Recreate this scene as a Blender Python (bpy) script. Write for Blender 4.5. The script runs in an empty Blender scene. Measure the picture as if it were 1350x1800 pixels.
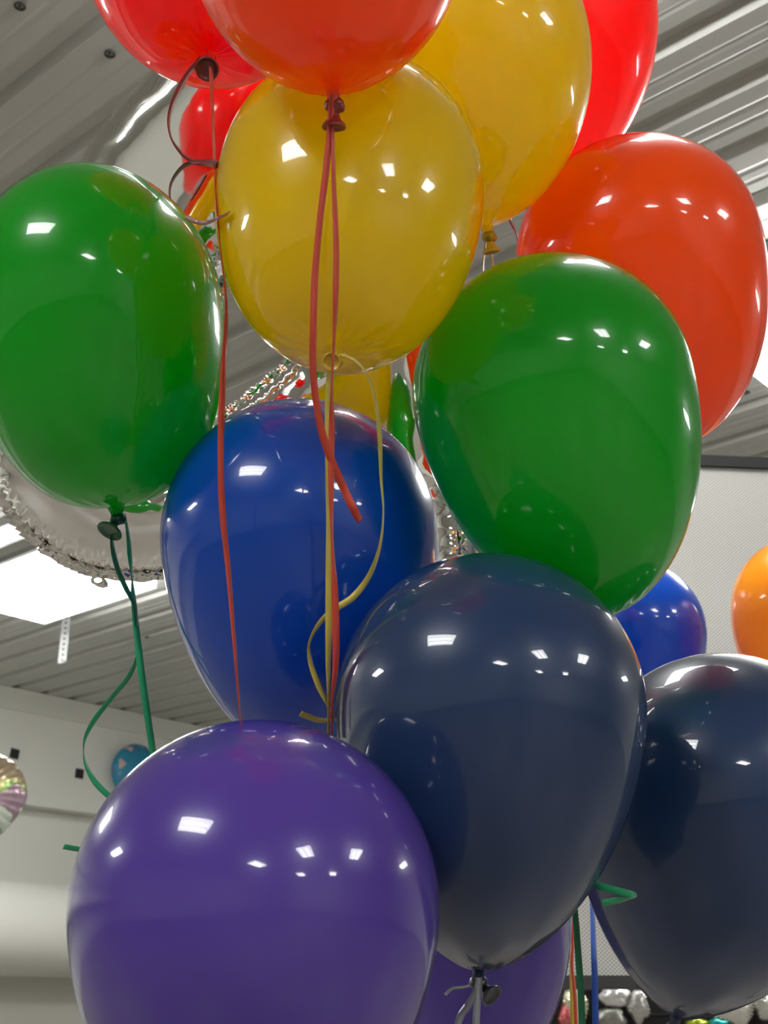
import bpy, bmesh, math, random
from mathutils import Vector, Matrix, noise
random.seed(7)
S = bpy.context.scene
C = S.collection

# ------------------------------------------------------------------ camera, world, exposure
F, W_, H_ = 2190.0, 1350.0, 1800.0
PITCH = math.radians(21.67)
YAW = math.radians(48.6)                 # heading from room +Y towards room +X
CAM = Vector((0.0, 0.0, 1.55))
cp, sp = math.cos(PITCH), math.sin(PITCH)
fh = Vector((math.sin(YAW), math.cos(YAW), 0))
RT = Vector((math.cos(YAW), -math.sin(YAW), 0))
FW = fh * cp + Vector((0, 0, sp))
UP = fh * -sp + Vector((0, 0, cp))
cam_d = bpy.data.cameras.new('camera')
cam_d.sensor_fit = 'VERTICAL'; cam_d.sensor_height = 24.0
cam_d.lens = 24.0 * F / H_
cam_d.clip_start = 0.05; cam_d.clip_end = 100
cam = bpy.data.objects.new('camera', cam_d); C.objects.link(cam)
M = Matrix((RT, UP, -FW)).transposed().to_4x4(); M.translation = CAM
cam.matrix_world = M
cam_d.dof.use_dof = True; cam_d.dof.focus_distance = 1.3; cam_d.dof.aperture_fstop = 9.0
S.camera = cam
w = bpy.data.worlds.new('world'); S.world = w; w.use_nodes = True
w.node_tree.nodes['Background'].inputs[0].default_value = (0.8, 0.85, 0.9, 1)
w.node_tree.nodes['Background'].inputs[1].default_value = 0.02
S.view_settings.view_transform = 'Standard'; S.view_settings.look = 'None'
S.view_settings.gamma = 1.0; S.view_settings.use_curve_mapping = False
S.view_settings.exposure = 1.86
PANEL_E, TUBE_E = 6.0, 52.0              # light panel and tube strength

def ray(px, py):
    return FW + RT * ((px - W_/2)/F) + UP * ((H_/2 - py)/F)
def P(px, py, d):
    return CAM + ray(px, py) * d
def on_z(px, py, z):
    r = ray(px, py); return CAM + r * ((z - CAM.z)/r.z)
def on_y(px, py, y):
    r = ray(px, py); return CAM + r * ((y - CAM.y)/r.y)

HC = 2.72
CEIL = CAM.z + HC                        # 4.27 m
WALL_Y = 10.2

# ------------------------------------------------------------------ helpers
def tag(o, label=None, cat=None, group=None, kind=None):
    if label: o['label'] = label
    if cat: o['category'] = cat
    if group: o['group'] = group
    if kind: o['kind'] = kind
    return o
def link(name, me, mat, parent=None, loc=None):
    o = bpy.data.objects.new(name, me); C.objects.link(o)
    if mat is not None: me.materials.append(mat)
    if parent is not None: o.parent = parent
    elif loc is not None: o.location = loc
    return o
def mesh(name, verts, faces, mat, parent=None, smooth=True, origin=None):
    """verts in world space; stored relative to the parent's (or own) origin."""
    org = Vector(parent['_o']) if parent is not None else (Vector(origin) if origin is not None else Vector((0,0,0)))
    me = bpy.data.meshes.new(name)
    me.from_pydata([tuple(Vector(v) - org) for v in verts], [], faces)
    me.update()
    bm = bmesh.new(); bm.from_mesh(me); bmesh.ops.recalc_face_normals(bm, faces=bm.faces); bm.to_mesh(me); bm.free()
    for p in me.polygons: p.use_smooth = smooth
    o = link(name, me, mat, parent, None if parent is not None else org)
    o['_o'] = tuple(org)
    return o
def empty(name, loc):
    o = bpy.data.objects.new(name, None); C.objects.link(o); o.location = loc
    o.empty_display_size = 0.05
    o['_o'] = tuple(loc)
    return o
class MB:
    def __init__(s): s.v = []; s.f = []
    def add(s, vs, fs):
        n = len(s.v); s.v += [Vector(v) for v in vs]; s.f += [tuple(i+n for i in f) for f in fs]
    def box(s, lo, hi, X=None, Y=None, Z=None, o=None):
        X = X or Vector((1,0,0)); Y = Y or Vector((0,1,0)); Z = Z or Vector((0,0,1)); o = o or Vector((0,0,0))
        vs = [o + X*x + Y*y + Z*z for z in (lo[2],hi[2]) for y in (lo[1],hi[1]) for x in (lo[0],hi[0])]
        s.add(vs, [(0,2,3,1),(4,5,7,6),(0,1,5,4),(2,6,7,3),(0,4,6,2),(1,3,7,5)])
    def cyl(s, a, b, r, n=16, caps=True, r2=None):
        a = Vector(a); b = Vector(b); ax = (b-a).normalized()
        u = ax.orthogonal().normalized(); v = ax.cross(u); r2 = r if r2 is None else r2
        vs = []
        for (p, rr) in ((a, r), (b, r2)):
            for i in range(n):
                t = 2*math.pi*i/n; vs.append(p + (u*math.cos(t)+v*math.sin(t))*rr)
        fs = [(i, (i+1)%n, n+(i+1)%n, n+i) for i in range(n)]
        if caps: fs += [tuple(range(n))[::-1], tuple(range(n, 2*n))]
        s.add(vs, fs)
    def rings(s, rings, caps=True, close=True):
        n = len(rings[0]); vs = [p for r in rings for p in r]; fs = []
        for j in range(len(rings)-1):
            for i in range(n if close else n-1):
                fs.append((j*n+i, j*n+(i+1)%n, (j+1)*n+(i+1)%n, (j+1)*n+i))
        if caps:
            fs.append(tuple(range(n))[::-1]); fs.append(tuple(range((len(rings)-1)*n, len(rings)*n)))
        s.add(vs, fs)
    def lathe(s, o, ax, prof, n=32, caps=True):
        ax = Vector(ax).normalized(); u = ax.orthogonal().normalized(); v = ax.cross(u)
        s.rings([[o + ax*z + (u*math.cos(2*math.pi*i/n)+v*math.sin(2*math.pi*i/n))*r for i in range(n)] for (z, r) in prof], caps)
    def build(s, name, mat, parent=None, smooth=True, origin=None):
        return mesh(name, s.v, s.f, mat, parent, smooth, origin)

# ------------------------------------------------------------------ materials
def nmat(name):
    m = bpy.data.materials.new(name); m.use_nodes = True
    nt = m.node_tree; b = nt.nodes['Principled BSDF']
    return m, nt, b
def simple(name, col, rough=0.5, metal=0.0, coat=0.0, bump=0.0, bscale=40, var=0.0, spec=0.5):
    m, nt, b = nmat(name)
    b.inputs['Roughness'].default_value = rough; b.inputs['Metallic'].default_value = metal
    b.inputs['Coat Weight'].default_value = coat; b.inputs['Specular IOR Level'].default_value = spec
    tc = nt.nodes.new('ShaderNodeTexCoord')
    nz = nt.nodes.new('ShaderNodeTexNoise'); nz.inputs['Scale'].default_value = bscale; nz.inputs['Detail'].default_value = 5
    nt.links.new(tc.outputs['Object'], nz.inputs['Vector'])
    mx = nt.nodes.new('ShaderNodeMix'); mx.data_type = 'RGBA'
    mx.inputs['A'].default_value = (*[c*(1-var) for c in col], 1); mx.inputs['B'].default_value = (*[min(1, c*(1+var)) for c in col], 1)
    nt.links.new(nz.outputs['Fac'], mx.inputs['Factor']); nt.links.new(mx.outputs['Result'], b.inputs['Base Color'])
    if bump:
        bp = nt.nodes.new('ShaderNodeBump'); bp.inputs['Strength'].default_value = bump; bp.inputs['Distance'].default_value = 0.01
        nt.links.new(nz.outputs['Fac'], bp.inputs['Height']); nt.links.new(bp.outputs['Normal'], b.inputs['Normal'])
    return m
def latex(name, col, trans=0.4, tcol=None, sheen=0.28):
    """thin balloon rubber: dyed skin that lets light through, glossy outside"""
    m, nt, b = nmat(name)
    out = nt.nodes['Material Output']
    tc = nt.nodes.new('ShaderNodeTexCoord')
    nz = nt.nodes.new('ShaderNodeTexNoise'); nz.inputs['Scale'].default_value = 9; nz.inputs['Detail'].default_value = 3
    nt.links.new(tc.outputs['Object'], nz.inputs['Vector'])
    mx = nt.nodes.new('ShaderNodeMix'); mx.data_type = 'RGBA'
    mx.inputs['A'].default_value = (*[c*0.92 for c in col], 1); mx.inputs['B'].default_value = (*[min(1, c*1.08) for c in col], 1)
    nt.links.new(nz.outputs['Fac'], mx.inputs['Factor']); nt.links.new(mx.outputs['Result'], b.inputs['Base Color'])
    b.inputs['Roughness'].default_value = sheen
    b.inputs['Specular IOR Level'].default_value = 0.28
    b.inputs['Coat Weight'].default_value = 1.0
    b.inputs['Coat Roughness'].default_value = 0.035
    b.inputs['Coat IOR'].default_value = 1.42
    # faint large dimples so reflections wobble like rubber
    n2 = nt.nodes.new('ShaderNodeTexNoise'); n2.inputs['Scale'].default_value = 14; n2.inputs['Detail'].default_value = 2
    nt.links.new(tc.outputs['Object'], n2.inputs['Vector'])
    bp = nt.nodes.new('ShaderNodeBump'); bp.inputs['Strength'].default_value = 0.05; bp.inputs['Distance'].default_value = 0.01
    nt.links.new(n2.outputs['Fac'], bp.inputs['Height'])
    nt.links.new(bp.outputs['Normal'], b.inputs['Normal']); nt.links.new(bp.outputs['Normal'], b.inputs['Coat Normal'])
    tr = nt.nodes.new('ShaderNodeBsdfTranslucent'); tr.inputs['Color'].default_value = (*(tcol or col), 1)
    ms = nt.nodes.new('ShaderNodeMixShader'); ms.inputs[0].default_value = trans
    nt.links.new(b.outputs[0], ms.inputs[1]); nt.links.new(tr.outputs[0], ms.inputs[2])
    nt.links.new(ms.outputs[0], out.inputs['Surface'])
    # gloss stays over the whole skin
    gl = nt.nodes.new('ShaderNodeBsdfGlossy'); gl.inputs['Roughness'].default_value = 0.05
    fr = nt.nodes.new('ShaderNodeFresnel'); fr.inputs['IOR'].default_value = 1.45
    nt.links.new(bp.outputs['Normal'], gl.inputs['Normal'])
    mul = nt.nodes.new('ShaderNodeMath'); mul.operation = 'MULTIPLY'; mul.inputs[1].default_value = trans
    geo = nt.nodes.new('ShaderNodeNewGeometry')
    inv = nt.nodes.new('ShaderNodeMath'); inv.operation = 'SUBTRACT'; inv.inputs[0].default_value = 1.0
    nt.links.new(geo.outputs['Backfacing'], inv.inputs[1])
    m3 = nt.nodes.new('ShaderNodeMath'); m3.operation = 'MULTIPLY'
    nt.links.new(fr.outputs[0], mul.inputs[0]); nt.links.new(mul.outputs[0], m3.inputs[0]); nt.links.new(inv.outputs[0], m3.inputs[1])
    m4 = nt.nodes.new('ShaderNodeMixShader')
    nt.links.new(m3.outputs[0], m4.inputs[0]); nt.links.new(ms.outputs[0], m4.inputs[1]); nt.links.new(gl.outputs[0], m4.inputs[2])
    nt.links.new(m4.outputs[0], out.inputs['Surface'])
    return m
def ribbon_mat(name, col, trans=0.25):
    m, nt, b = nmat(name); out = nt.nodes['Material Output']
    b.inputs['Base Color'].default_value = (*col, 1); b.inputs['Roughness'].default_value = 0.32
    b.inputs['Sheen Weight'].default_value = 0.3
    tc = nt.nodes.new('ShaderNodeTexCoord'); wv = nt.nodes.new('ShaderNodeTexWave'); wv.bands_direction = 'Z'
    wv.inputs['Scale'].default_value = 260
    nt.links.new(tc.outputs['Object'], wv.inputs['Vector'])
    bp = nt.nodes.new('ShaderNodeBump'); bp.inputs['Strength'].default_value = 0.25; bp.inputs['Distance'].default_value = 0.0005
    nt.links.new(wv.outputs['Fac'], bp.inputs['Height']); nt.links.new(bp.outputs['Normal'], b.inputs['Normal'])
    tr = nt.nodes.new('ShaderNodeBsdfTranslucent'); tr.inputs['Color'].default_value = (*col, 1)
    ms = nt.nodes.new('ShaderNodeMixShader'); ms.inputs[0].default_value = trans
    nt.links.new(b.outputs[0], ms.inputs[1]); nt.links.new(tr.outputs[0], ms.inputs[2]); nt.links.new(ms.outputs[0], out.inputs['Surface'])
    return m
def emit(name, col, e):
    m = bpy.data.materials.new(name); m.use_nodes = True; nt = m.node_tree
    nt.nodes.remove(nt.nodes['Principled BSDF']); em = nt.nodes.new('ShaderNodeEmission')
    em.inputs[0].default_value = (*col, 1); em.inputs[1].default_value = e
    nt.links.new(em.outputs[0], nt.nodes['Material Output'].inputs['Surface']); return m

m_ceil = simple('painted_sheet_metal', (0.47, 0.475, 0.44), 0.34, 0.0, 0.0, 0.04, 3.0, 0.03, 0.8)
m_wall = simple('white_wall_paint', (0.72, 0.72, 0.66), 0.65, bump=0.05, bscale=2.0, var=0.035)
m_floor = simple('grey_floor', (0.21, 0.19, 0.165), 0.4, var=0.15, bscale=3)
m_duct = simple('duct_wrap', (0.70, 0.695, 0.64), 0.6, bump=0.12, bscale=2.5, var=0.03)
m_house = simple('white_enamel', (0.8, 0.8, 0.8), 0.4)
m_black = simple('black_plastic', (0.012, 0.012, 0.013), 0.45)
m_dark = simple('dark_board', (0.008, 0.009, 0.009), 0.7, var=0.3)
m_galv = simple('galvanised_strap', (0.17, 0.175, 0.17), 0.6, 0.0)
m_holes = simple('strap_hole_shadow', (0.004, 0.004, 0.004), 0.9, spec=.1)
m_screw = simple('screw_steel', (0.08, 0.08, 0.075), 0.5, 0.6)
m_panel = emit('light_diffuser', (1.0, 1.0, 0.98), PANEL_E)
m_tube = emit('fluorescent_tube', (1.0, 1.0, 0.98), TUBE_E)

# ------------------------------------------------------------------ the room
XL, XR, YB = -9.0, 13.0, -13.0
# floor
b = MB(); b.box((XL, YB, -0.1), (XR, WALL_Y, 0)); tag(b.build('floor', m_floor, smooth=False), kind='structure')
# corrugated ceiling: ribs run along Y
prof = []
x0 = 0.568*HC
k0 = int((XL - x0)/0.305) - 1
x = x0 + k0*0.305
RIB = [(0.0, 0.0), (0.020, 0.042), (0.074, 0.042), (0.094, 0.0), (0.160, 0.0), (0.172, 0.003), (0.182, 0.003), (0.194, 0.0),
       (0.226, 0.0), (0.236, 0.003), (0.246, 0.003), (0.256, 0.0)]
while x < XR:
    for dx, dz in RIB:
        if XL <= x+dx <= XR: prof.append((x+dx, CEIL + dz))
    x += 0.305
vs = []; fs = []
for (px, pz) in prof: vs += [(px, YB, pz), (px, WALL_Y, pz), (px, YB, pz+0.02), (px, WALL_Y, pz+0.02)]
for i in range(len(prof)-1):
    a, c = 4*i, 4*(i+1)
    fs += [(a, a+1, c+1, c), (a+2, c+2, c+3, a+3)]
tag(mesh('ceiling', vs, fs, m_ceil, smooth=False), kind='structure')
# far wall: upper band stands proud of the lower wall
b = MB(); b.box((XL, WALL_Y, 0), (XR, WALL_Y+0.2, CEIL+0.05)); tag(b.build('wall_far', m_wall, smooth=False), kind='structure')
b = MB(); zt = CAM.z + 1.70
b.box((XL, WALL_Y-0.22, zt), (XR, WALL_Y-0.001, CEIL-0.001)); tag(b.build('trim_1', m_wall, smooth=False), kind='structure')
b = MB(); zl = on_y(60, 1255, WALL_Y-0.22).z
b.box((XL, WALL_Y-0.255, zl), (XR, WALL_Y-0.221, CEIL-0.002)); tag(b.build('trim_2', m_wall, smooth=False), kind='structure')
for nm, lo, hi in (('wall_left', (XL-0.2, YB, 0), (XL, WALL_Y, CEIL+0.05)), ('wall_right', (XR, YB, 0), (XR+0.2, WALL_Y, CEIL+0.05)),
                   ('wall_rear', (XL, YB-0.2, 0), (XR, YB, CEIL+0.05))):
    b = MB(); b.box(lo, hi); tag(b.build(nm, m_wall, smooth=False), kind='structure')

# ceiling lights -------------------------------------------------------------
LW, LL = 0.78, 1.25
def make_light(cx, cy):
    z = CAM.z + 2.55
    t = empty('ceiling_light', (cx, cy, CEIL))
    b = MB()
    x0, x1, y0, y1 = cx-LW/2, cx+LW/2, cy-LL/2, cy+LL/2
    b.add([(x0,y0,z+.08),(x1,y0,z+.08),(x1,y1,z+.08),(x0,y1,z+.08),(x0+.12,y0+.02,CEIL),(x1-.12,y0+.02,CEIL),(x1-.12,y1-.02,CEIL),(x0+.12,y1-.02,CEIL)],
          [(0,1,5,4),(1,2,6,5),(2,3,7,6),(3,0,4,7),(4,5,6,7)])
    for (a, c) in (((x0-.012,y0-.012),(x1+.012,y0)), ((x0-.012,y1),(x1+.012,y1+.012)), ((x0-.012,y0),(x0,y1)), ((x1,y0),(x1+.012,y1))):
        b.box((a[0],a[1],z+.078),(c[0],c[1],z+.10))
    b.build('housing', m_house, t, smooth=False)
    b = MB(); b.box((x0+.002,y0+.002,z-.004),(x1-.002,y1-.002,z+.075)); b.build('diffuser', m_panel, t, smooth=False)
    for s in (-1, 1):
        b = MB(); b.cyl((cx+s*.16, y0+.12, z+.006), (cx+s*.16, y1-.12, z+.006), .018, 12); b.build('tube', m_tube, t)
    return t
def dup(root, loc):
    r = root.copy(); C.objects.link(r); r.location = loc
    for ch in list(root.children):
        c = ch.copy(); C.objects.link(c); c.parent = r
    return r
lx, ly = 1.739*2.55, 2.936*2.55 - LL/2
light0 = make_light(lx, ly)
tag(light0, 'glowing white panel light on the ceiling left of the big blue balloon', 'ceiling light', 'fluorescent ceiling lights')
LIGHTS = [(lx, 1.35, 'fluorescent ceiling light out of frame beyond the right edge'),
          (1.75, 1.15, 'fluorescent ceiling light just above the balloon bunch, out of frame'),
          (-2.4, 0.7, 'fluorescent ceiling light behind and left of the camera'),
          (-0.5, -4.4, 'fluorescent ceiling light straight behind the camera'),
          (-4.3, -4.6, 'fluorescent ceiling light behind the camera, nearer the left wall'),
          (2.8, -4.7, 'fluorescent ceiling light behind the camera, nearer the right wall'),
          (-2.5, -9.8, 'fluorescent ceiling light by the rear wall, left one'),
          (1.2, -9.8, 'fluorescent ceiling light by the rear wall, right one'),
          (0.3, 6.6, 'added unseen ceiling light left of the frame, brightening the far wall'),  # extra fixture added out of view to brighten the far wall
          (-3.5, 6.2, 'fluorescent ceiling light far left of the frame by the far wall'),
          (8.6, 2.5, 'fluorescent ceiling light near the right wall'),
          (8.6, -3.5, 'fluorescent ceiling light near the right wall at the rear')]
for (a, c, lb) in LIGHTS:
    o = dup(light0, (a, c, CEIL)); tag(o, lb, 'ceiling light', 'fluorescent ceiling lights')

# round white duct along the far wall
b = MB(); pt = on_y(60, 1550, 9.55); pb = on_y(60, 1716, 9.55); r = (pt.z-pb.z)/2; zc = (pt.z+pb.z)/2
rings = []
n = 40
xs = [XL+0.01 + i*0.2 for i in range(int((XR-XL-.02)/0.2)+1)] + [XR-.01]
for xx in xs:
    seam = 0.004 if int((xx-XL)/0.2) % 6 == 0 else 0
    rings.append([Vector((xx, 9.55 + math.cos(2*math.pi*i/n)*(r+seam+.004*noise.noise(Vector((xx*1.5, i*.3, 0)))), zc + math.sin(2*math.pi*i/n)*(r+seam+.006*noise.noise(Vector((xx*1.5, i*.3, 5)))))) for i in range(n)])
b.rings(rings); o = b.build('air_duct', m_duct, origin=(2, 9.55, zc))
tag(o, 'long fat white round air duct running along the far wall at lower left', 'duct')
# below the duct is the same plain wall, nothing built there
# black tape squares on the wall
for (px, py, s, a, lb) in ((25, 1325, .088, .10, 'small black square on the white wall above the crinkled foil balloon'),
                           (139, 1360, .088, .03, 'small black square stuck on the white wall just left of the teal round balloon')):
    p = on_y(px, py, WALL_Y-0.22)
    X = Vector((math.cos(a), 0, -math.sin(a))); Z = Vector((math.sin(a), 0, math.cos(a)))
    b = MB(); b.box((-s/2, -.012, -s/2), (s/2, -.001, s/2), X, Vector((0,1,0)), Z, p)
    tag(b.build('wall_square', m_black, smooth=False, origin=p), lb, 'wall square', 'black squares on the far wall')

# perforated hanging strap
p = CAM + ray(109, 1166)*9.0/ (ray(109,1166).length) * 1.0
p = CAM + ray(109, 1166)*9.05
t = empty('perforated_strap', (p.x, p.y, CEIL))
sx = RT.copy(); sy = Vector((0,0,1)).cross(sx)
hw = 0.030
b = MB(); L = CEIL - p.z
b.box((-hw, -.002, -L), (hw, .002, 0), sx, sy, Vector((0,0,1)), Vector((p.x,p.y,CEIL)))
b.box((-hw, .002, -L), (-hw+.004, .03, 0), sx, sy, Vector((0,0,1)), Vector((p.x,p.y,CEIL)))
b.build('strip', m_galv, t, smooth=False)
for i in range(11):
    zz = p.z + .025 + i*.04; b = MB()
    b.cyl(Vector((p.x,p.y,zz)) - sy*.003 , Vector((p.x,p.y,zz)) - sy*.0015, .0085, 10)
    b.build('punched_hole', m_holes, t)
b = MB(); q = Vector((p.x, p.y, p.z+.01)) + sx*.02
b.cyl(q - sy*.03, q + sy*.02, .008, 10); b.cyl(q - sy*.025, q - sy*.012, .016, 6); b.build('bolt', m_galv, t)
tag(t, 'light grey perforated metal strap hanging from ceiling beside the panel light', 'metal strap')

# screws with washers on the ceiling
def screw(px, py, lb):
    p = on_z(px, py, CEIL-0.004)
    t = MB(); pr = [(0, .012), (-.002, .0165), (-.006, .018), (-.008, .015), (-.0055, .011)]
    t.lathe(Vector((p.x,p.y,CEIL)), (0,0,1), pr, 20, False)
    t.lathe(Vector((p.x,p.y,CEIL)), (0,0,1), [(-.001,.005),(-.009,.005),(-.010,.003)], 6)
    tag(t.build('ceiling_screw', m_screw, origin=(p.x,p.y,CEIL)), lb, 'screw', 'screws in the metal ceiling')
screw(35, 11, 'small dark ring screw in the ceiling at the top left corner')
screw(203, 33, 'small dark screw in the ceiling next to the top left red balloon')
screw(193, 95, 'small dark ring screw in the ceiling between red balloon and left green balloon')
screw(1312, 690, 'tiny dark screw in the ceiling above the black edge of the mesh banner')
screw(258, 1120, 'tiny dark screw in the ceiling left of the blue balloon')

# ------------------------------------------------------------------ balloons
LX = {
 'red':    latex('latex_red', (0.80, 0.006, 0.008), 0.60, (1.0, 0.006, 0.006)),
 'orange': latex('latex_orange', (0.82, 0.135, 0.001), 0.54, (1.0, 0.16, 0.0003)),
 'yellow': latex('latex_yellow', (0.86, 0.63, 0.001), 0.54, (1.0, 0.84, 0.001)),
 'green':  latex('latex_green', (0.0005, 0.36, 0.014), 0.46, (0.002, 0.75, 0.006)),
 'blue':   latex('latex_blue', (0.001, 0.075, 0.46), 0.32, (0.001, 0.12, 0.75)),
 'navy':   latex('latex_navy', (0.014, 0.040, 0.115), 0.18, (0.01, 0.05, 0.16), 0.36),
 'purple': latex('latex_purple', (0.105, 0.055, 0.36), 0.30, (0.13, 0.05, 0.55), 0.26),
 'gold':   latex('latex_gold', (0.85, 0.36, 0.012), 0.40, (1.0, 0.45, 0.01)),
}
LN = {
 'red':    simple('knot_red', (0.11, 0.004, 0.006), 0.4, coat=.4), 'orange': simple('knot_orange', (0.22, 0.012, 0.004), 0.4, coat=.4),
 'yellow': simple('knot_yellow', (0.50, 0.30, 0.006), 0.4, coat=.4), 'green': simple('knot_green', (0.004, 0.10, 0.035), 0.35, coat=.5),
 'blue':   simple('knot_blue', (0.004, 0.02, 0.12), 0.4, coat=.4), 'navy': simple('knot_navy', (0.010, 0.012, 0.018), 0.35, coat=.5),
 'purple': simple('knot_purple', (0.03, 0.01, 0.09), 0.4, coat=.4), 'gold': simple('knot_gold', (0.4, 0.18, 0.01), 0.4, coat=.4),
}
RB = {'red': ribbon_mat('ribbon_red', (0.24, 0.004, 0.010)), 'coral': ribbon_mat('ribbon_coral', (0.72, 0.075, 0.035)),
      'yellow': ribbon_mat('ribbon_yellow', (0.68, 0.56, 0.10)), 'green': ribbon_mat('ribbon_green', (0.02, 0.42, 0.18)),
      'darkgreen': ribbon_mat('ribbon_dark_green', (0.01, 0.22, 0.10)),
      'blue': ribbon_mat('ribbon_blue', (0.01, 0.09, 0.45)), 'silver': simple('ribbon_silver', (0.30, 0.31, 0.36), 0.25, 0.5)}

def catmull(pts, n=10):
    out = []
    P_ = [pts[0]] + list(pts) + [pts[-1]]
    for i in range(1, len(P_)-2):
        p0, p1, p2, p3 = P_[i-1], P_[i], P_[i+1], P_[i+2]
        for k in range(n):
            t = k/n; t2 = t*t; t3 = t2*t
            out.append([0.5*((2*b) + (-a+c)*t + (2*a-5*b+4*c-d)*t2 + (-a+3*b-3*c+d)*t3) for a, b, c, d in zip(p0, p1, p2, p3)])
    out.append(list(pts[-1])); return out
def ribbon(name, pts, mat, parent, width=0.0064, flip=1, label=None):
    """pts: (px, py, depth, apparent width px); the strip twists so that it looks that wide"""
    sm = catmull(pts, 12)
    P3 = [P(a, b_, d) for a, b_, d, _ in sm]
    N = len(P3); rings = []
    prevW = None
    for i in range(N):
        T = (P3[min(i+1, N-1)] - P3[max(i-1, 0)]).normalized()
        V = (CAM - P3[i]).normalized()
        A = T.cross(V)
        A = A.normalized() if A.length > 1e-4 else (prevW or RT)
        if prevW is not None and A.dot(prevW) < 0: A = -A
        prevW = A
        Bn = A.cross(T).normalized()
        aw = max(1.0, sm[i][3]) * sm[i][2] / F
        c = max(0.12, min(1.0, aw/width)); th = math.acos(c)*flip
        wd = (A*math.cos(th) + Bn*math.sin(th)) * (width/2)
        nn = wd.cross(T).normalized() * 0.00012
        rings.append([P3[i]+wd+nn, P3[i]-wd+nn, P3[i]-wd-nn, P3[i]+wd-nn])
    b = MB(); b.rings(rings)
    o = b.build(name, mat, parent)
    if label: o['label'] = label
    return o

def balloon(kind, c, hw, top, neck, nd=0.0, q=0.55, label='', lip=None, R=None, group=None, knot=True, lipr=.0095, crease=0.0, name='balloon'):
    """c=(px,py,depth) of the widest ring, hw half width px, top: top length in radii, neck=(px,py), nd: neck depth offset"""
    d = c[2]
    O = P(*c); N = P(neck[0], neck[1], d+nd)
    ax = (N-O); L = ax.length; ax.normalize()
    R = R or hw*d/F*0.985
    t = empty(name, N + ax*0.03)
    prof = []
    for i in range(0, 33):                      # crown
        a = math.pi/2 * i/32
        prof.append((-R*top*math.cos(a), R*math.sin(a)))
    M_ = 56
    for i in range(1, M_+1):
        s = i/M_
        s2 = 1-(1-s)**1.6
        rr = R*max(0.0, 1-s2*s2)**q
        neckr = .0055 + .012*math.exp(-(1-s2)*L/.010)*0
        prof.append((s2*L, max(rr, .0055)))
    # smooth the funnel into the neck
    prof += [(L+.006, .0050), (L+.010, .0046)]
    pr2 = prof[:]
    for it in range(4):
        for i in range(len(prof)-10, len(prof)-1):
            z0, r0 = pr2[i-1]; z1, r1 = pr2[i]; z2, r2 = pr2[i+1]
            prof[i] = (z1, (r0+2*r1+r2)/4)
        pr2 = prof[:]
    u = ax.orthogonal().normalized(); v = ax.cross(u); n = 96
    b = MB(); rings = []
    seed = random.random()*50
    for (z, rr) in prof[1:]:
        s = max(0, z/L)
        ring = []
        for i in range(n):
            th = 2*math.pi*i/n
            k = 1 + crease*(s**3)*(math.sin(7*th+seed) + .6*math.sin(13*th+2*seed))*(0.035)
            k += 0.05*max(0, (s-.86)/.14)**2*math.sin(18*th)
            lump = 1 + 0.0035*noise.noise(Vector((math.cos(th)*1.2+seed, math.sin(th)*1.2, z/R)))
            ring.append(O + ax*z + (u*math.cos(th)+v*math.sin(th))*rr*k*lump)
        rings.append(ring)
    b.rings(rings, caps=False)
    ti = len(b.v); b.v.append(O - ax*R*top)
    for i in range(n): b.f.append((ti, (i+1) % n, i))
    b.build('skin', LX[kind], t)
    K = N + ax*.012
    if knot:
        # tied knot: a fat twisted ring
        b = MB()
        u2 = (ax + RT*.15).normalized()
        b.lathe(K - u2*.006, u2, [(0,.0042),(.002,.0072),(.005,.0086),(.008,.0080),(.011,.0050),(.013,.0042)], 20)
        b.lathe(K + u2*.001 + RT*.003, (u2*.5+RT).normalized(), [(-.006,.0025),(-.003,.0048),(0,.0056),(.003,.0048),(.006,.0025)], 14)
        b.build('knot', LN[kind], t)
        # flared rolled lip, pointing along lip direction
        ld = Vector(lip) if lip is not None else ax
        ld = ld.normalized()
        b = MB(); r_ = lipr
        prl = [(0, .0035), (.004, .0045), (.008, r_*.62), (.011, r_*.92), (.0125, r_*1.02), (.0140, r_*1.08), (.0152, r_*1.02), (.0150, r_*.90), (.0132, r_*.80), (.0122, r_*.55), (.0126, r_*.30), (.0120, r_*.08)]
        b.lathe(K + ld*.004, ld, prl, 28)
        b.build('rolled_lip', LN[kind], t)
    tag(t, label, 'balloon', group)
    t['_c'] = tuple(O); t['_R'] = R
    return t

TC = -FW      # towards the camera
DN = -UP
G = 'round latex balloons in the bunch'
purple = balloon('purple', (450, 1592, .94), 328, 1.00, (445, 2010), .03, .55, 'big purple balloon in front at the bottom left, nearest of the bunch', group=G)
navy = balloon('navy', (860, 1243, 1.11), 276, 1.0, (842, 1704), .0, .66, 'large dark navy balloon right of centre, its black knot hanging over a purple balloon', lip=DN*.3+RT*.5+TC*.6, group=G, crease=.6)
navyr = balloon('navy', (1272, 1410, 1.30), 258, 1.03, (1188, 1788), .0, .72, 'dark navy balloon cut by the right edge, below the golden orange one', group=G, crease=.6)
blue = balloon('blue', (527, 945, 1.32), 246, 1.01, (575, 1335), .0, .50, 'big royal blue balloon left of centre with ribbons hanging over it', group=G)
greenl = balloon('green', (166, 560, 1.33), 231, 1.18, (204, 892), .0, .42, 'bright green balloon cut by the left edge with a dark green knot below', lip=DN*.75-RT*.35+TC*.6, group=G, lipr=.0135)
greenr = balloon('green', (970, 690, 1.24), 249, .99, (1068, 1082), .0, .53, 'green balloon right of centre overlapping an orange balloon', group=G)
yellowc = balloon('yellow', (617, 337, 1.20), 238, 1.06, (586, 616), -.098, .45, 'yellow balloon in the centre with its round knot facing forward', lip=TC+DN*.15, group=G, lipr=.0078)
orange = balloon('orange', (572, -118, 1.04), 250, 1.0, (586, 160), .0, .56, 'orange balloon cut by the top edge, tied with coral ribbons above the centre yellow balloon', lip=DN, group=G)
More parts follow.
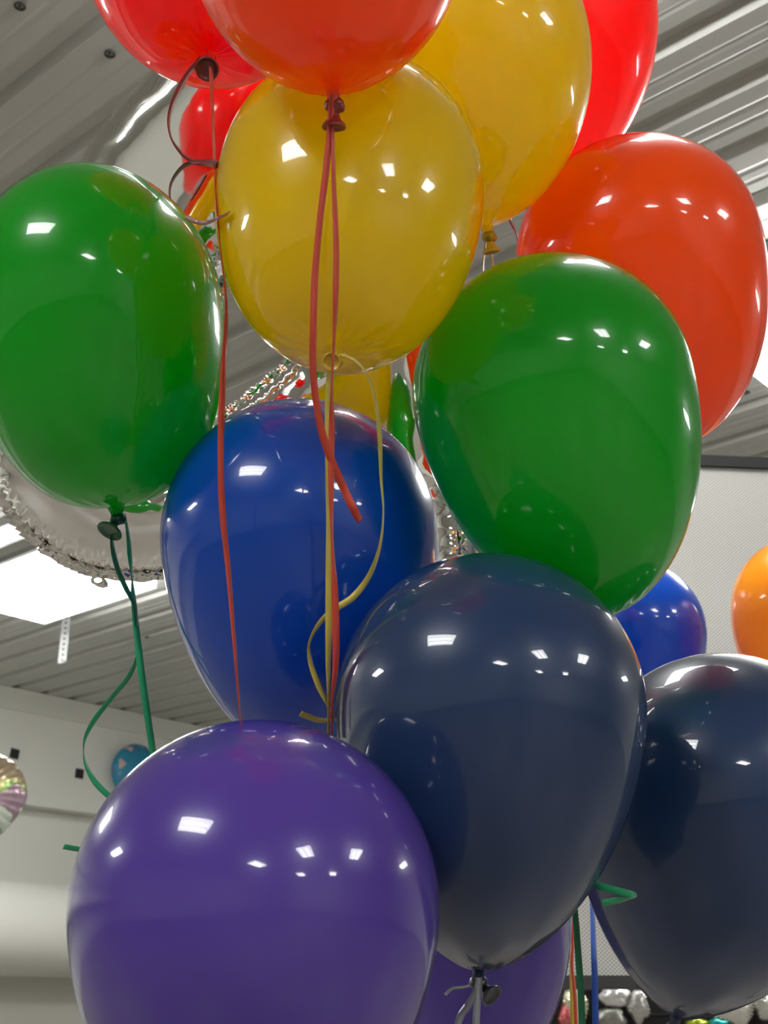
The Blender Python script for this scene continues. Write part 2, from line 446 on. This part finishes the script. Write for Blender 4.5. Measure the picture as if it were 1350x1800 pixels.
redl = balloon('red', (372, -95, 1.35), 228, 1.0, (368, 100), -.06, .50, 'red balloon cut by the top edge at the left, glowing, with dark red curled ribbon', lip=DN*.5+TC*.9, group=G, lipr=.0115)
yellowr = balloon('yellow', (800, 105, 1.44), 240, 1.0, (856, 398), .0, .56, 'yellow balloon at the upper right, behind the centre yellow and beside a red one', group=G)
redr = balloon('red', (938, 38, 1.76), 217, 1.0, (965, 330), .0, .56, 'red balloon cut by the top edge at the right, behind the upper yellow balloon', group=G)
oranger = balloon('orange', (1121, 453, 1.50), 217, .99, (1205, 780), .0, .53, 'orange balloon at the right, behind the right green balloon', group=G)
blueb = balloon('blue', (1112, 1112, 2.3), 129, 1.0, (1120, 1290), .0, .55, 'smaller looking blue balloon behind, between the right green and navy balloons', group=G)
gold = balloon('gold', (1420, 1070, 2.2), 133, 1.0, (1415, 1260), .0, .55, 'golden orange balloon cut by the right edge in front of the white mesh', group=G)
purpleb = balloon('purple', (822, 1580, 1.62), 184, 1.0, (840, 1900), .0, .52, 'purple balloon at the bottom centre, half hidden behind the front navy balloon', group=G)

# ribbons -------------------------------------------------------------------
ribbon('ribbon', [(371,118,1.27,7),(373,180,1.26,6),(375,240,1.24,5),(378,300,1.18,5),(381,360,1.14,4),(388,440,1.12,3),(397,520,1.13,4),(397,580,1.14,7),(391,680,1.14,11),(388,800,1.14,11),(391,900,1.14,11),(401,1000,1.14,9),(412,1130,1.13,6),(422,1262,1.12,3),(424,1300,1.12,3)], RB['coral'], redl)
ribbon('curled_ribbon', [(352,104,1.29,9),(330,130,1.26,9),(310,165,1.24,8),(297,205,1.23,6),(300,240,1.22,3),(318,268,1.22,6),(340,284,1.22,8),(362,286,1.21,11),(381,290,1.18,13),(372,284,1.24,8),(345,285,1.26,7),(322,293,1.28,7),(303,318,1.33,5),(299,345,1.38,3),(310,368,1.39,5),(332,384,1.28,9),(358,392,1.18,8),(382,384,1.12,5),(402,375,1.10,4)], RB['red'], redl, label='dark red curled ribbon end')
ribbon('ribbon', [(584,166,1.030,10),(580,220,1.035,10),(573,300,1.035,12),(562,390,1.035,11),(554,480,1.035,12),(551,560,1.035,12),(550,640,1.04,12),(555,700,1.05,12),(566,760,1.06,13),(583,810,1.07,14),(604,858,1.08,15),(620,892,1.08,15),(633,916,1.09,12)], RB['coral'], orange, width=.0070)
ribbon('ribbon', [(588,166,1.030,11),(585,230,1.038,6),(587,330,1.040,8),(591,430,1.040,10),(590,520,1.040,10),(588,580,1.045,6),(585,640,1.05,4),(583,700,1.06,5),(583,745,1.07,10),(582,850,1.07,10),(584,950,1.07,5),(588,1030,1.07,11),(590,1100,1.07,13),(590,1170,1.07,11),(584,1235,1.07,5),(583,1300,1.07,3)], RB['coral'], orange)
ribbon('ribbon', [(580,634,1.085,8),(577,700,1.09,11),(577,780,1.09,11),(578,860,1.09,11),(579,920,1.09,11),(578,1000,1.09,11),(578,1080,1.09,12),(577,1160,1.09,9),(578,1230,1.09,5),(577,1300,1.09,4)], RB['yellow'], yellowc)
ribbon('curled_ribbon', [(600,622,1.08,4),(625,634,1.075,4),(646,660,1.08,4),(660,705,1.09,6),(667,760,1.10,8),(670,840,1.11,5),(674,900,1.11,3),(668,958,1.11,5),(650,1010,1.12,9),(622,1048,1.12,12),(590,1070,1.12,12),(562,1095,1.12,8),(544,1130,1.12,4),(546,1165,1.12,8),(560,1205,1.12,10),(577,1240,1.12,6),(586,1262,1.13,4),(560,1266,1.13,9),(528,1254,1.12,10)], RB['yellow'], yellowc, width=.0060)
ribbon('ribbon', [(219,902,1.345,3),(225,940,1.34,6),(228,975,1.34,8),(232,1015,1.34,3),(234,1045,1.34,8),(239,1100,1.34,11),(248,1180,1.33,13),(258,1250,1.33,12),(268,1318,1.33,12),(272,1350,1.33,12)], RB['green'], greenl, width=.0076)
ribbon('ribbon', [(199,912,1.34,3),(196,938,1.33,4),(199,970,1.33,8),(208,1003,1.33,9),(222,1035,1.33,9),(236,1062,1.335,8),(240,1100,1.336,6)], RB['darkgreen'], greenl)
ribbon('curled_ribbon', [(243,1120,1.35,3),(240,1158,1.35,5),(226,1190,1.35,8),(195,1228,1.35,8),(167,1264,1.35,9),(151,1294,1.35,6),(147,1320,1.35,2),(151,1345,1.35,6),(166,1373,1.35,10),(189,1397,1.35,11),(230,1430,1.36,9),(215,1470,1.36,9),(160,1495,1.35,9),(140,1493,1.34,9),(112,1488,1.33,9)], RB['green'], greenl)
ribbon('ribbon', [(856,412,1.45,3),(852,440,1.46,4),(849,470,1.46,3),(850,520,1.47,3)], RB['yellow'], yellowr)
ribbon('ribbon', [(858,412,1.45,2),(864,440,1.46,3),(866,475,1.46,3),(860,520,1.47,3)], RB['yellow'], yellowr)
ribbon('ribbon', [(966,335,1.78,3),(930,360,1.78,3),(899,382,1.78,4),(902,398,1.77,5),(908,412,1.77,3),(915,450,1.78,3)], RB['red'], redr)
# navy front: silver ribbon
ribbon('ribbon', [(842,1718,1.09,12),(841,1745,1.09,12),(838,1775,1.09,13),(836,1830,1.09,13)], RB['silver'], navy, width=.0068)
ribbon('curled_ribbon', [(838,1722,1.10,5),(834,1745,1.10,8),(822,1768,1.10,13),(808,1790,1.10,13),(798,1830,1.10,12)], RB['silver'], navy, width=.0066)
ribbon('curled_ribbon', [(832,1732,1.12,4),(815,1735,1.13,4),(795,1738,1.14,5),(782,1749,1.14,6)], RB['silver'], navy)
# green right: ribbon passing behind the navy balloon and its curled end
def loose(pts, mat, width, label):
    p = P(*pts[-1][:3]); t = empty('loose_ribbon', p)
    o = ribbon('strand', pts, mat, t, width)
    # one plain strand: make it the thing itself
    o.parent = None; o.location = p; o.name = 'curling_ribbon'; bpy.data.objects.remove(t)
    tag(o, label, 'ribbon', 'ribbons hanging at the bottom right')
loose([(1030,1420,1.42,9),(1011,1560,1.36,10),(1014,1640,1.36,11),(1018,1700,1.36,12),(1022,1760,1.36,12),(1028,1990,1.36,12)], RB['darkgreen'], .0078, 'dark green ribbon hanging straight beside the blue ribbon at the bottom')
loose([(1005,1545,1.20,8),(1024,1551,1.13,11),(1050,1557,1.10,13),(1085,1566,1.09,13),(1113,1573,1.085,10),(1106,1579,1.09,5),(1084,1583,1.09,11),(1059,1588,1.09,12)], RB['green'], .0066, 'short green curled ribbon end lying across the right navy balloon')
loose([(1036,1500,2.0,7),(1041,1590,1.95,8),(1044,1680,1.9,10),(1046,1740,1.9,11),(1050,1990,1.9,12)], RB['blue'], .0105, 'straight blue ribbon hanging in front of the mesh beside the right navy balloon')
loose([(990,1480,1.70,5),(1006,1620,1.70,5),(1006,1700,1.70,5),(1011,1760,1.70,6),(1020,1990,1.70,6)], RB['coral'], .0062, 'thin red ribbon between the yellow and green ribbons at the bottom')
loose([(985,1500,1.74,5),(1003,1680,1.74,6),(1006,1740,1.74,9),(1012,1990,1.74,10)], RB['yellow'], .0078, 'yellow ribbon at the bottom, left of the thin red and green ribbons')

# ------------------------------------------------------------------ big silver foil balloon shaped like a 4
def foil_mat(name, col, rough, bump, tint=None):
    m, nt, b = nmat(name); b.inputs['Metallic'].default_value = 1.0; b.inputs['Roughness'].default_value = rough
    b.inputs['Base Color'].default_value = (*col, 1)
    tc = nt.nodes.new('ShaderNodeTexCoord'); nz = nt.nodes.new('ShaderNodeTexNoise'); nz.inputs['Scale'].default_value = 6; nz.inputs['Detail'].default_value = 3
    nt.links.new(tc.outputs['Object'], nz.inputs['Vector'])
    bp = nt.nodes.new('ShaderNodeBump'); bp.inputs['Strength'].default_value = bump; bp.inputs['Distance'].default_value = 0.01
    nt.links.new(nz.outputs['Fac'], bp.inputs['Height']); nt.links.new(bp.outputs['Normal'], b.inputs['Normal'])
    return m
m_foil = foil_mat('silver_foil', (0.86, 0.85, 0.82), 0.05, 0.08)
m_seam = foil_mat('silver_foil_seam', (0.82, 0.79, 0.76), 0.09, 0.8)
outer = [(440,-60),(520,-90),(620,-90),(690,-50),(700,100),(770,500),(800,880),(812,1000),(815,1180),(790,1240),(600,1245),(555,1190),(548,1010),(380,1003),(210,1006),(140,990),(85,955),(25,900),(-12,820),(-15,740),(30,560),(85,400),(150,278),(225,180),(320,85)]
hole = [(545,260),(535,450),(512,560),(520,640),(440,700),(362,762),(318,822),(285,838),(225,826),(222,790),(300,640),(390,500),(450,390)]
FD = 1.74
def smooth_poly(pts, it=2):
    for _ in range(it):
        out = []
        n = len(pts)
        for i in range(n):
            a = pts[i]; b_ = pts[(i+1)%n]
            out.append((a[0]*.75+b_[0]*.25, a[1]*.75+b_[1]*.25)); out.append((a[0]*.25+b_[0]*.75, a[1]*.25+b_[1]*.75))
        pts = out
    return pts
def resample(pts, step):
    n = len(pts); out = []; acc = 0.0; seg = []
    for i in range(n):
        a = Vector(pts[i]); b_ = Vector(pts[(i+1)%n]); seg.append((a, b_, (b_-a).length))
    tot = sum(s[2] for s in seg); m = int(tot/step); k = 0; base = 0.0
    for j in range(m):
        t = tot*j/m
        while base + seg[k][2] < t: base += seg[k][2]; k += 1
        a, b_, l = seg[k]; out.append(a.lerp(b_, (t-base)/l))
    return out
outer_s = resample(smooth_poly(outer), 6.0); hole_s = resample(smooth_poly(hole), 6.0)
bnd = outer_s + hole_s
segs = [(outer_s[i], outer_s[(i+1)%len(outer_s)]) for i in range(len(outer_s))] + [(hole_s[i], hole_s[(i+1)%len(hole_s)]) for i in range(len(hole_s))]
def inside(p):
    c = False
    for a, b_ in segs:
        if (a.y > p.y) != (b_.y > p.y) and p.x < (b_.x-a.x)*(p.y-a.y)/(b_.y-a.y)+a.x: c = not c
    return c
from mathutils import kdtree
from mathutils.geometry import delaunay_2d_cdt
kd = kdtree.KDTree(len(bnd))
for i, p in enumerate(bnd): kd.insert((p.x, p.y, 0), i)
kd.balance()
pts2 = list(bnd)
st = 12.0
arc = [i*6.0 for i in range(len(bnd))]
# extra rings near the seam for the pleats, then a coarse grid inside
for off in (5, 11, 18, 27):
    for i, (a, b_) in enumerate(segs):
        t = (b_-a).normalized(); nrm = Vector((-t.y, t.x)); mid = a
        for sgn in (1, -1):
            q = mid + nrm*sgn*off
            if inside(q):
                _, _, dd = kd.find((q.x, q.y, 0))
                if dd > off*0.9: pts2.append(q)
y = -130.0
while y < 1260:
    x = -30.0
    while x < 830:
        q = Vector((x + random.uniform(-.5,.5), y + random.uniform(-.5,.5)))
        _, _, dd = kd.find((q.x, q.y, 0))
        if dd > 34 and inside(q): pts2.append(q)
        x += st
    y += st
nb = len(outer_s); nh = len(hole_s)
edges = [(i, (i+1)%nb) for i in range(nb)] + [(nb+i, nb+(i+1)%nh) for i in range(nh)]
vout, eo, fo, *_ = delaunay_2d_cdt([Vector((p.x, p.y)) for p in pts2], edges, [], 0, 1e-6)
tris = []
for f in fo:
    c = sum((vout[i] for i in f), Vector((0, 0)))/len(f)
    if inside(c): tris.append(f)
HALF = 88.0
def foil_pt(p, side):
    q, idx, dd = kd.find((p.x, p.y, 0))
    wx = max(0.0, min(1.0, (p.x-430)/130.0)); wy = max(0.0, min(1.0, (p.y-650)/150.0))
    s = min(1.0, dd/(HALF - 4 + 30*(1-wx)*(.35+.65*wy)))
    h = math.sqrt(max(0.0, 1-(1-s)**2))
    ph = idx*6.0
    # pleats radiate from the seam and die out inward
    cn = math.exp(-((p.x-50)**2+(p.y-930)**2)/(2*120**2))
    fade = math.exp(-dd/(15.0+14*cn))*(1+1.3*cn)
    pl = (math.sin(ph*0.42+3*noise.noise(Vector((ph*.02,0,0)))) + .7*noise.noise(Vector((ph*.13, dd*.02, 3)))*1.4)
    long_ = noise.noise(Vector((ph*.045, 0, 9)))*math.exp(-dd/50.0)
    z = h*(0.068 + .020*(1-wx)) + (fade*pl*0.0065 + long_*0.013*h)*min(1, dd/4.0)
    if side == 1: z -= .00014*(p.y-850)*(1-wx)*wy*min(1, dd/40.0)
    zz = side*z + (0.004*math.sin(ph*.23)+0.004*noise.noise(Vector((ph*.06,1,1))))*math.exp(-dd/6)
    return P(p.x, p.y, FD) + TCv*zz
TCv = (-FW + UP*.06).normalized()
n0 = len(vout)
# relax height so medial ridges are soft
hs = {}
fv = [foil_pt(v_, 1) for v_ in vout]; bv = [foil_pt(v_, -1) for v_ in vout]
adj = [set() for _ in range(n0)]
for f in tris:
    for i in range(len(f)):
        adj[f[i]].add(f[(i+1)%len(f)]); adj[f[(i+1)%len(f)]].add(f[i])
dist = [kd.find((v_.x, v_.y, 0))[2] for v_ in vout]
for it in range(14):
    for arr in (fv, bv):
        new = list(arr)
        for i in range(n0):
            if dist[i] > 40 and adj[i]:
                m_ = sum((arr[j] for j in adj[i]), Vector())/len(adj[i]); new[i] = arr[i].lerp(m_, 0.5)
        arr[:] = new
org = P(400, 1000, FD)
t4 = empty('foil_number_balloon', org)
used = sorted({i for f in tris for i in f}); remap = {i: k for k, i in enumerate(used)}
nu = len(used)
isb = {i for i in used if dist[i] < 0.01}
allv = [fv[i] for i in used] + [bv[i] for i in used]
allf = [tuple(remap[i] for i in f) for f in tris] + [tuple((nu+remap[i]) if i not in isb else remap[i] for i in f)[::-1] for f in tris]
mesh('foil_body', allv, allf, m_foil, t4)
# crimped flat seam flange around the outline
def flange(loop, sgn, wpx, name):
    m = len(loop); rin = []; 
    area = sum(loop[i].x*loop[(i+1)%m].y - loop[(i+1)%m].x*loop[i].y for i in range(m))
    s = (1 if area > 0 else -1)*sgn
    rings = []
    for i in range(m):
        tt = (loop[(i+1)%m]-loop[i-1]).normalized(); nr = Vector((tt.y, -tt.x))*s
        ph = i*6.0
        cn = math.exp(-((loop[i].x-60)**2+(loop[i].y-930)**2)/(2*130**2)) if sgn == 1 else 0
        ww = wpx*(1+.35*noise.noise(Vector((ph*.03, 7, 0)))+.45*cn)*(1.0 if loop[i].y > 790 or sgn == -1 else .35)
        zz = (0.006+.006*cn)*math.sin(ph*.55) + (.010+.012*cn)*noise.noise(Vector((ph*.05, 3, 0)))
        base = P(loop[i].x, loop[i].y, FD) + TCv*(0.004*math.sin(ph*.23)+0.004*noise.noise(Vector((ph*.06,1,1))))
        p1 = P(loop[i].x + nr.x*ww*.5, loop[i].y + nr.y*ww*.5, FD) + TCv*(zz*.6+.004*math.sin(ph*.9))
        p2 = P(loop[i].x + nr.x*ww, loop[i].y + nr.y*ww, FD) + TCv*zz
        e = TCv*.0005
        rings.append([base+e, p1+e, p2+e, p2-e, p1-e, base-e])
    rings.append(rings[0]); b = MB(); b.rings(rings, caps=False); b.build(name, m_seam, t4)
flange(outer_s, 1, 15, 'outer_seam'); flange(hole_s, -1, 14, 'inner_seam')
# hanging tab with an eyelet at the lower left corner
cx_, cy_ = 172, 1020; b = MB(); rings = []
for i in range(17):
    a = 2*math.pi*i/16
    ro = 1 + .9*max(0, math.cos(a-0.9))**4
    rings.append([P(cx_+7*math.cos(a), cy_+4*math.sin(a), FD)+TCv*.001, P(cx_+13*math.cos(a)*ro, cy_+9*math.sin(a)*ro, FD)+TCv*.001, P(cx_+13*math.cos(a)*ro, cy_+9*math.sin(a)*ro, FD)-TCv*.001, P(cx_+7*math.cos(a), cy_+4*math.sin(a), FD)-TCv*.001])
b.rings(rings, caps=False); b.build('eyelet_tab', m_seam, t4)
tag(t4, 'huge mirror silver foil number balloon behind the bunch, crimped seams reflecting red and yellow', 'foil balloon')

# ------------------------------------------------------------------ round foil balloons further off
def print_mat(name, cols, scale, rough, metal, bump=0.3):
    m, nt, b = nmat(name); b.inputs['Metallic'].default_value = metal; b.inputs['Roughness'].default_value = rough
    tc = nt.nodes.new('ShaderNodeTexCoord'); nz = nt.nodes.new('ShaderNodeTexVoronoi'); nz.inputs['Scale'].default_value = scale
    nt.links.new(tc.outputs['Object'], nz.inputs['Vector'])
    sep = nt.nodes.new('ShaderNodeSeparateColor'); nt.links.new(nz.outputs['Color'], sep.inputs[0])
    cr = nt.nodes.new('ShaderNodeValToRGB'); cr.color_ramp.interpolation = 'CONSTANT'
    el = cr.color_ramp.elements
    el[0].position = 0; el[0].color = (*cols[0][1], 1); el[1].position = cols[1][0]; el[1].color = (*cols[1][1], 1)
    for pos, c in cols[2:]:
        e = el.new(pos); e.color = (*c, 1)
    nt.links.new(sep.outputs[0], cr.inputs[0]); nt.links.new(cr.outputs[0], b.inputs['Base Color'])
    n2 = nt.nodes.new('ShaderNodeTexNoise'); n2.inputs['Scale'].default_value = scale*1.5
    nt.links.new(tc.outputs['Object'], n2.inputs['Vector'])
    bp = nt.nodes.new('ShaderNodeBump'); bp.inputs['Strength'].default_value = bump; bp.inputs['Distance'].default_value = 0.02
    nt.links.new(n2.outputs['Fac'], bp.inputs['Height']); nt.links.new(bp.outputs['Normal'], b.inputs['Normal'])
    return m
def mth_(nt, op, a=None, b_=None, va=0, vb=0):
    n_ = nt.nodes.new('ShaderNodeMath'); n_.operation = op
    if a: nt.links.new(a, n_.inputs[0])
    else: n_.inputs[0].default_value = va
    if b_: nt.links.new(b_, n_.inputs[1])
    else: n_.inputs[1].default_value = vb
    return n_.outputs[0]
def pillow(name, c, X, Z, rx, rz, th, mat, parent, shape=None, pleat=.02):
    """inflated two-sided foil pillow with a pleated rim; X, Z span its plane"""
    Yn = X.cross(Z).normalized(); n, m = 96, 22; b = MB()
    for side in (1, -1):
        rings = []
        for j in range(1, m+1):
            s = j/m; ring = []
            for i in range(n):
                a = 2*math.pi*i/n; k = shape(a) if shape else 1.0
                h = th*math.sqrt(max(0, 1-s**2.4))
                h += pleat*th*math.sin(a*30)*s**6*(1 if j < m else .6) * 3
                ring.append(c + X*(rx*k*s*math.cos(a)) + Z*(rz*k*s*math.sin(a)) + Yn*(side*h if j < m else pleat*th*2*math.sin(a*30)))
            rings.append(ring)
        base = len(b.v); b.rings(rings, caps=False)
        b.v.append(c + Yn*th*side)
        ti = len(b.v)-1
        for i in range(n): b.f.append((base+i, base+(i+1)%n, ti))
    o = b.build(name, mat, parent)
    return o
c = on_y(240, 1357, WALL_Y-.22-.125)
t = empty('round_foil_balloon', c + Vector((0,0,-.25)))
m_teal = print_mat('teal_print', [(0,(0.02,0.22,0.36)),(0.40,(0.02,0.25,0.40)),(0.62,(0.48,0.36,0.34)),(0.74,(0.02,0.22,0.38)),(0.90,(0.12,0.15,0.30))], 15, 0.45, 0.0, .1)
pillow('foil_body', c, Vector((1,0,0)), Vector((0,0,1)), .285, .27, .11, m_teal, t)
b = MB(); b.cyl(c + Vector((0,0,-.27)), c + Vector((0,0,-.33)), .012, 8, True, .02); b.build('filling_tail', m_teal, t)
tag(t, 'round teal foil balloon with peach print against the far white wall, behind the purple balloon', 'foil balloon')
c = P(-28, 1402, 5.2)
t = empty('iridescent_foil_balloon', c + Vector((0,0,-.3)))
m_iri, nt, b = nmat('iridescent_film'); b.inputs['Metallic'].default_value = .35; b.inputs['Roughness'].default_value = .28
tc = nt.nodes.new('ShaderNodeTexCoord'); sp_ = nt.nodes.new('ShaderNodeSeparateXYZ'); nz = nt.nodes.new('ShaderNodeTexNoise'); nz.inputs['Scale'].default_value = 5.5
nt.links.new(tc.outputs['Object'], sp_.inputs[0]); nt.links.new(tc.outputs['Object'], nz.inputs['Vector'])
f_ = mth_(nt, 'ADD', mth_(nt, 'MULTIPLY', sp_.outputs[2], None, vb=1.8), mth_(nt, 'MULTIPLY', nz.outputs['Fac'], None, vb=.75))
cr = nt.nodes.new('ShaderNodeValToRGB'); el = cr.color_ramp.elements; cr.color_ramp.interpolation = 'CONSTANT'
el[0].position = 0; el[0].color = (.30,.42,.30,1); el[1].position = .60; el[1].color = (.62,.70,.60,1)
for ps, cc in ((.74,(.36,.25,.30,1)), (.90,(.22,.34,.12,1)), (.95,(.40,.37,.14,1)), (1.0,(.34,.27,.17,1))):
    e = el.new(ps); e.color = cc
nt.links.new(f_, cr.inputs[0]); nt.links.new(cr.outputs[0], b.inputs['Base Color'])
n2 = nt.nodes.new('ShaderNodeTexNoise'); n2.inputs['Scale'].default_value = 9
nt.links.new(tc.outputs['Object'], n2.inputs['Vector'])
bpn = nt.nodes.new('ShaderNodeBump'); bpn.inputs['Strength'].default_value = .8; bpn.inputs['Distance'].default_value = .02
nt.links.new(n2.outputs['Fac'], bpn.inputs['Height']); nt.links.new(bpn.outputs['Normal'], b.inputs['Normal'])
shp = lambda a: 1.0 - .10*max(0, -math.sin(a))*abs(math.cos(a)) * 2.2 + .10*max(0, -math.sin(a))**6
pillow('foil_body', c, RT, Vector((0,0,1)), .178, .185, .10, m_iri, t, shp, .05)
b = MB(); b.cyl(c + Vector((0,0,-.19)), c + Vector((0,0,-.27)), .012, 8, True, .02); b.build('filling_tail', m_iri, t)
tag(t, 'crinkled iridescent yellow, green and mauve foil balloon cut by the left edge', 'foil balloon')

# ------------------------------------------------------------------ white mesh banner in a black frame
MD = 3.1
def bp_(px, py):                      # points on the banner's upright plane
    r = ray(px, py); return CAM + r*(BO-CAM).dot(BN)/r.dot(BN)
BN = (fh*1.0 + RT*-0.10).normalized(); BO = P(1200, 1700, MD)
BX = Vector((0,0,1)).cross(BN).normalized()
if BX.dot(RT) < 0: BX = -BX
tl = bp_(1212, 821); tr_ = bp_(1350, 806)
zT = (tl.z+tr_.z)/2; zB = bp_(1060, 1727).z
xa = (bp_(860, 1700)-BO).dot(BX); xb = (bp_(1640, 1700)-BO).dot(BX)
base = Vector((BO.x, BO.y, 0))
t = empty('mesh_banner', base + BX*((xa+xb)/2))
m_m, nt, bb = nmat('white_mesh_fabric'); bb.inputs['Roughness'].default_value = .7
tc = nt.nodes.new('ShaderNodeUVMap')
mp = nt.nodes.new('ShaderNodeMapping'); mp.inputs['Rotation'].default_value = (0,0,0); nt.links.new(tc.outputs[0], mp.inputs[0])
sx_ = nt.nodes.new('ShaderNodeSeparateXYZ'); nt.links.new(mp.outputs[0], sx_.inputs[0])
def mth(op, a=None, b_=None, va=0, vb=0):
    n_ = nt.nodes.new('ShaderNodeMath'); n_.operation = op
    if a: nt.links.new(a, n_.inputs[0])
    else: n_.inputs[0].default_value = va
    if b_: nt.links.new(b_, n_.inputs[1])
    else: n_.inputs[1].default_value = vb
    return n_.outputs[0]
su = mth('SINE', mth('MULTIPLY', sx_.outputs[0], vb=2*math.pi/.0110)); sv = mth('SINE', mth('MULTIPLY', sx_.outputs[1], vb=2*math.pi/.0094))
pr = mth('MULTIPLY', su, sv); ms_ = mth('GREATER_THAN', pr, vb=.22)
mx = nt.nodes.new('ShaderNodeMix'); mx.data_type = 'RGBA'; mx.inputs['A'].default_value = (.40,.395,.37,1); mx.inputs['B'].default_value = (.13,.13,.125,1)
nt.links.new(ms_, mx.inputs['Factor']); nt.links.new(mx.outputs['Result'], bb.inputs['Base Color'])
trb = nt.nodes.new('ShaderNodeBsdfTranslucent'); trb.inputs[0].default_value = (.45,.45,.42,1)
mss = nt.nodes.new('ShaderNodeMixShader'); mss.inputs[0].default_value = .15
nt.links.new(bb.outputs[0], mss.inputs[1]); nt.links.new(trb.outputs[0], mss.inputs[2]); nt.links.new(mss.outputs[0], nt.nodes['Material Output'].inputs['Surface'])
nx, nz_ = 60, 60; vs = []; fs = []; uvs = []
for j in range(nz_+1):
    for i in range(nx+1):
        X = xa + (xb-xa)*i/nx; Z = zB + (zT-zB)*j/nz_
        wv = .010*noise.noise(Vector((X*2.2+Z*1.6, Z*2.5-X*.6, 0)))*math.sin(math.pi*j/nz_)*2
        vs.append(base + BX*X + Vector((0,0,Z)) + BN*wv); uvs.append((X, Z))
for j in range(nz_):
    for i in range(nx): a = j*(nx+1)+i; fs.append((a, a+1, a+nx+2, a+nx+1))
o = mesh('mesh_fabric', vs, fs, m_m, t)
uvl = o.data.uv_layers.new(name='UVMap')
for p_ in o.data.polygons:
    for li in p_.loop_indices: uvl.data[li].uv = uvs[o.data.loops[li].vertex_index]
Zv = Vector((0,0,1))
for (z_, hh) in ((zT, .017), (zB, .016)):
    b = MB(); b.box((xa-.02, -.012, z_-hh), (xb+.02, .012, z_+hh), BX, BN, Zv, base); b.build('rail', m_black, t, smooth=False)
for xx in (xa-.02, xb+.02):
    b = MB(); b.cyl(base + BX*xx, base + BX*xx + Zv*(zT+.017), .014, 14); b.build('post', m_black, t)
    b = MB(); b.box((xx-.03, -.28, 0), (xx+.03, .28, .02), BX, BN, Zv, base); b.build('foot', m_black, t, smooth=False)
tag(t, 'white perforated mesh banner in a black frame behind the balloons at right', 'banner')

# ------------------------------------------------------------------ dark display board with shiny packets under the banner
DD = 4.2
DO = P(1150, 1760, DD); Dbase = Vector((DO.x, DO.y, 0))
xa2, xb2 = -.62, .62
t = empty('display_board', Dbase)
b = MB(); b.box((xa2, 0, .10), (xb2, .03, CAM.z+.10), RT, fh, Zv, Dbase); b.build('board', m_dark, t, smooth=False)
b = MB()
for i in range(9): b.box((xa2, -.012, 1.0+i*.075), (xb2, 0, 1.008+i*.075), RT, fh, Zv, Dbase)
b.build('hook_rails', m_black, t, smooth=False)
for xx in (xa2+.05, xb2-.05):
    b = MB(); b.box((xx-.02, -.2, 0), (xx+.02, .2, .1), RT, fh, Zv, Dbase); b.build('foot', m_black, t, smooth=False)
tag(t, 'dark display board under the white mesh banner, hung with shiny packets', 'display board')
def pm(name, col, metal=.8, rough=.18): return simple(name, col, rough, metal, bump=.45, bscale=28, var=.4)
pk = [(1012, 1768, 26, 46, (0.78,0.74,0.52), 'pale yellow and white packet on the display board beside the green ribbon'),
      (996, 1790, 18, 30, (0.62,0.16,0.16), 'small red packet on the display board left of the yellow ribbon'),
      (1080, 1752, 34, 22, (0.85,0.85,0.84), 'bright white shiny packet on the display board just below the banner rail'),
      (1072, 1790, 36, 22, (0.34,0.34,0.31), 'grey crinkled packet on the display board right of the blue ribbon'),
      (1122, 1770, 24, 34, (0.50,0.49,0.47), 'silver grey packet on the display board beside the right navy balloon'),
      (1290, 1772, 44, 36, (0.68,0.66,0.62), 'large pale packet at the bottom right under the navy balloon'),
      (1345, 1765, 26, 34, (0.60,0.60,0.57), 'pale grey packet cut by the bottom right edge of the photo'),
      (1262, 1800, 26, 12, (0.05,0.40,0.38), 'teal packet at the very bottom edge right of the navy knot'),
      (1225, 1800, 24, 14, (0.50,0.62,0.08), 'lime green packet at the very bottom edge under the navy knot')]
for (px, py, hx, hz, col, lb) in pk:
    rr_ = ray(px, py); c = CAM + rr_*((Dbase - fh*.062 - CAM).dot(fh)/rr_.dot(fh)); k = DD/F
    t = empty('foil_packet', c + Vector((0,0,-hz*k)))
    shp2 = lambda a, s_=px: .88 + .16*abs(math.cos(2*a+ s_)) + .06*math.sin(5*a+s_)
    pillow('pouch', c, RT, Zv, hx*k*.84, hz*k*.84, .024, pm('packet_%s' % lb.split()[0], col), t, shp2, .12)
    b = MB(); b.cyl(c + Zv*hz*k*.8, c + Zv*hz*k*.8 + fh*.048, .004, 8); b.build('hook', m_black, t)
    tag(t, lb, 'packet', 'shiny packets on the display board')

for o in bpy.data.objects:
    for k_ in ('_o', '_c', '_R'):
        if k_ in o: del o[k_]
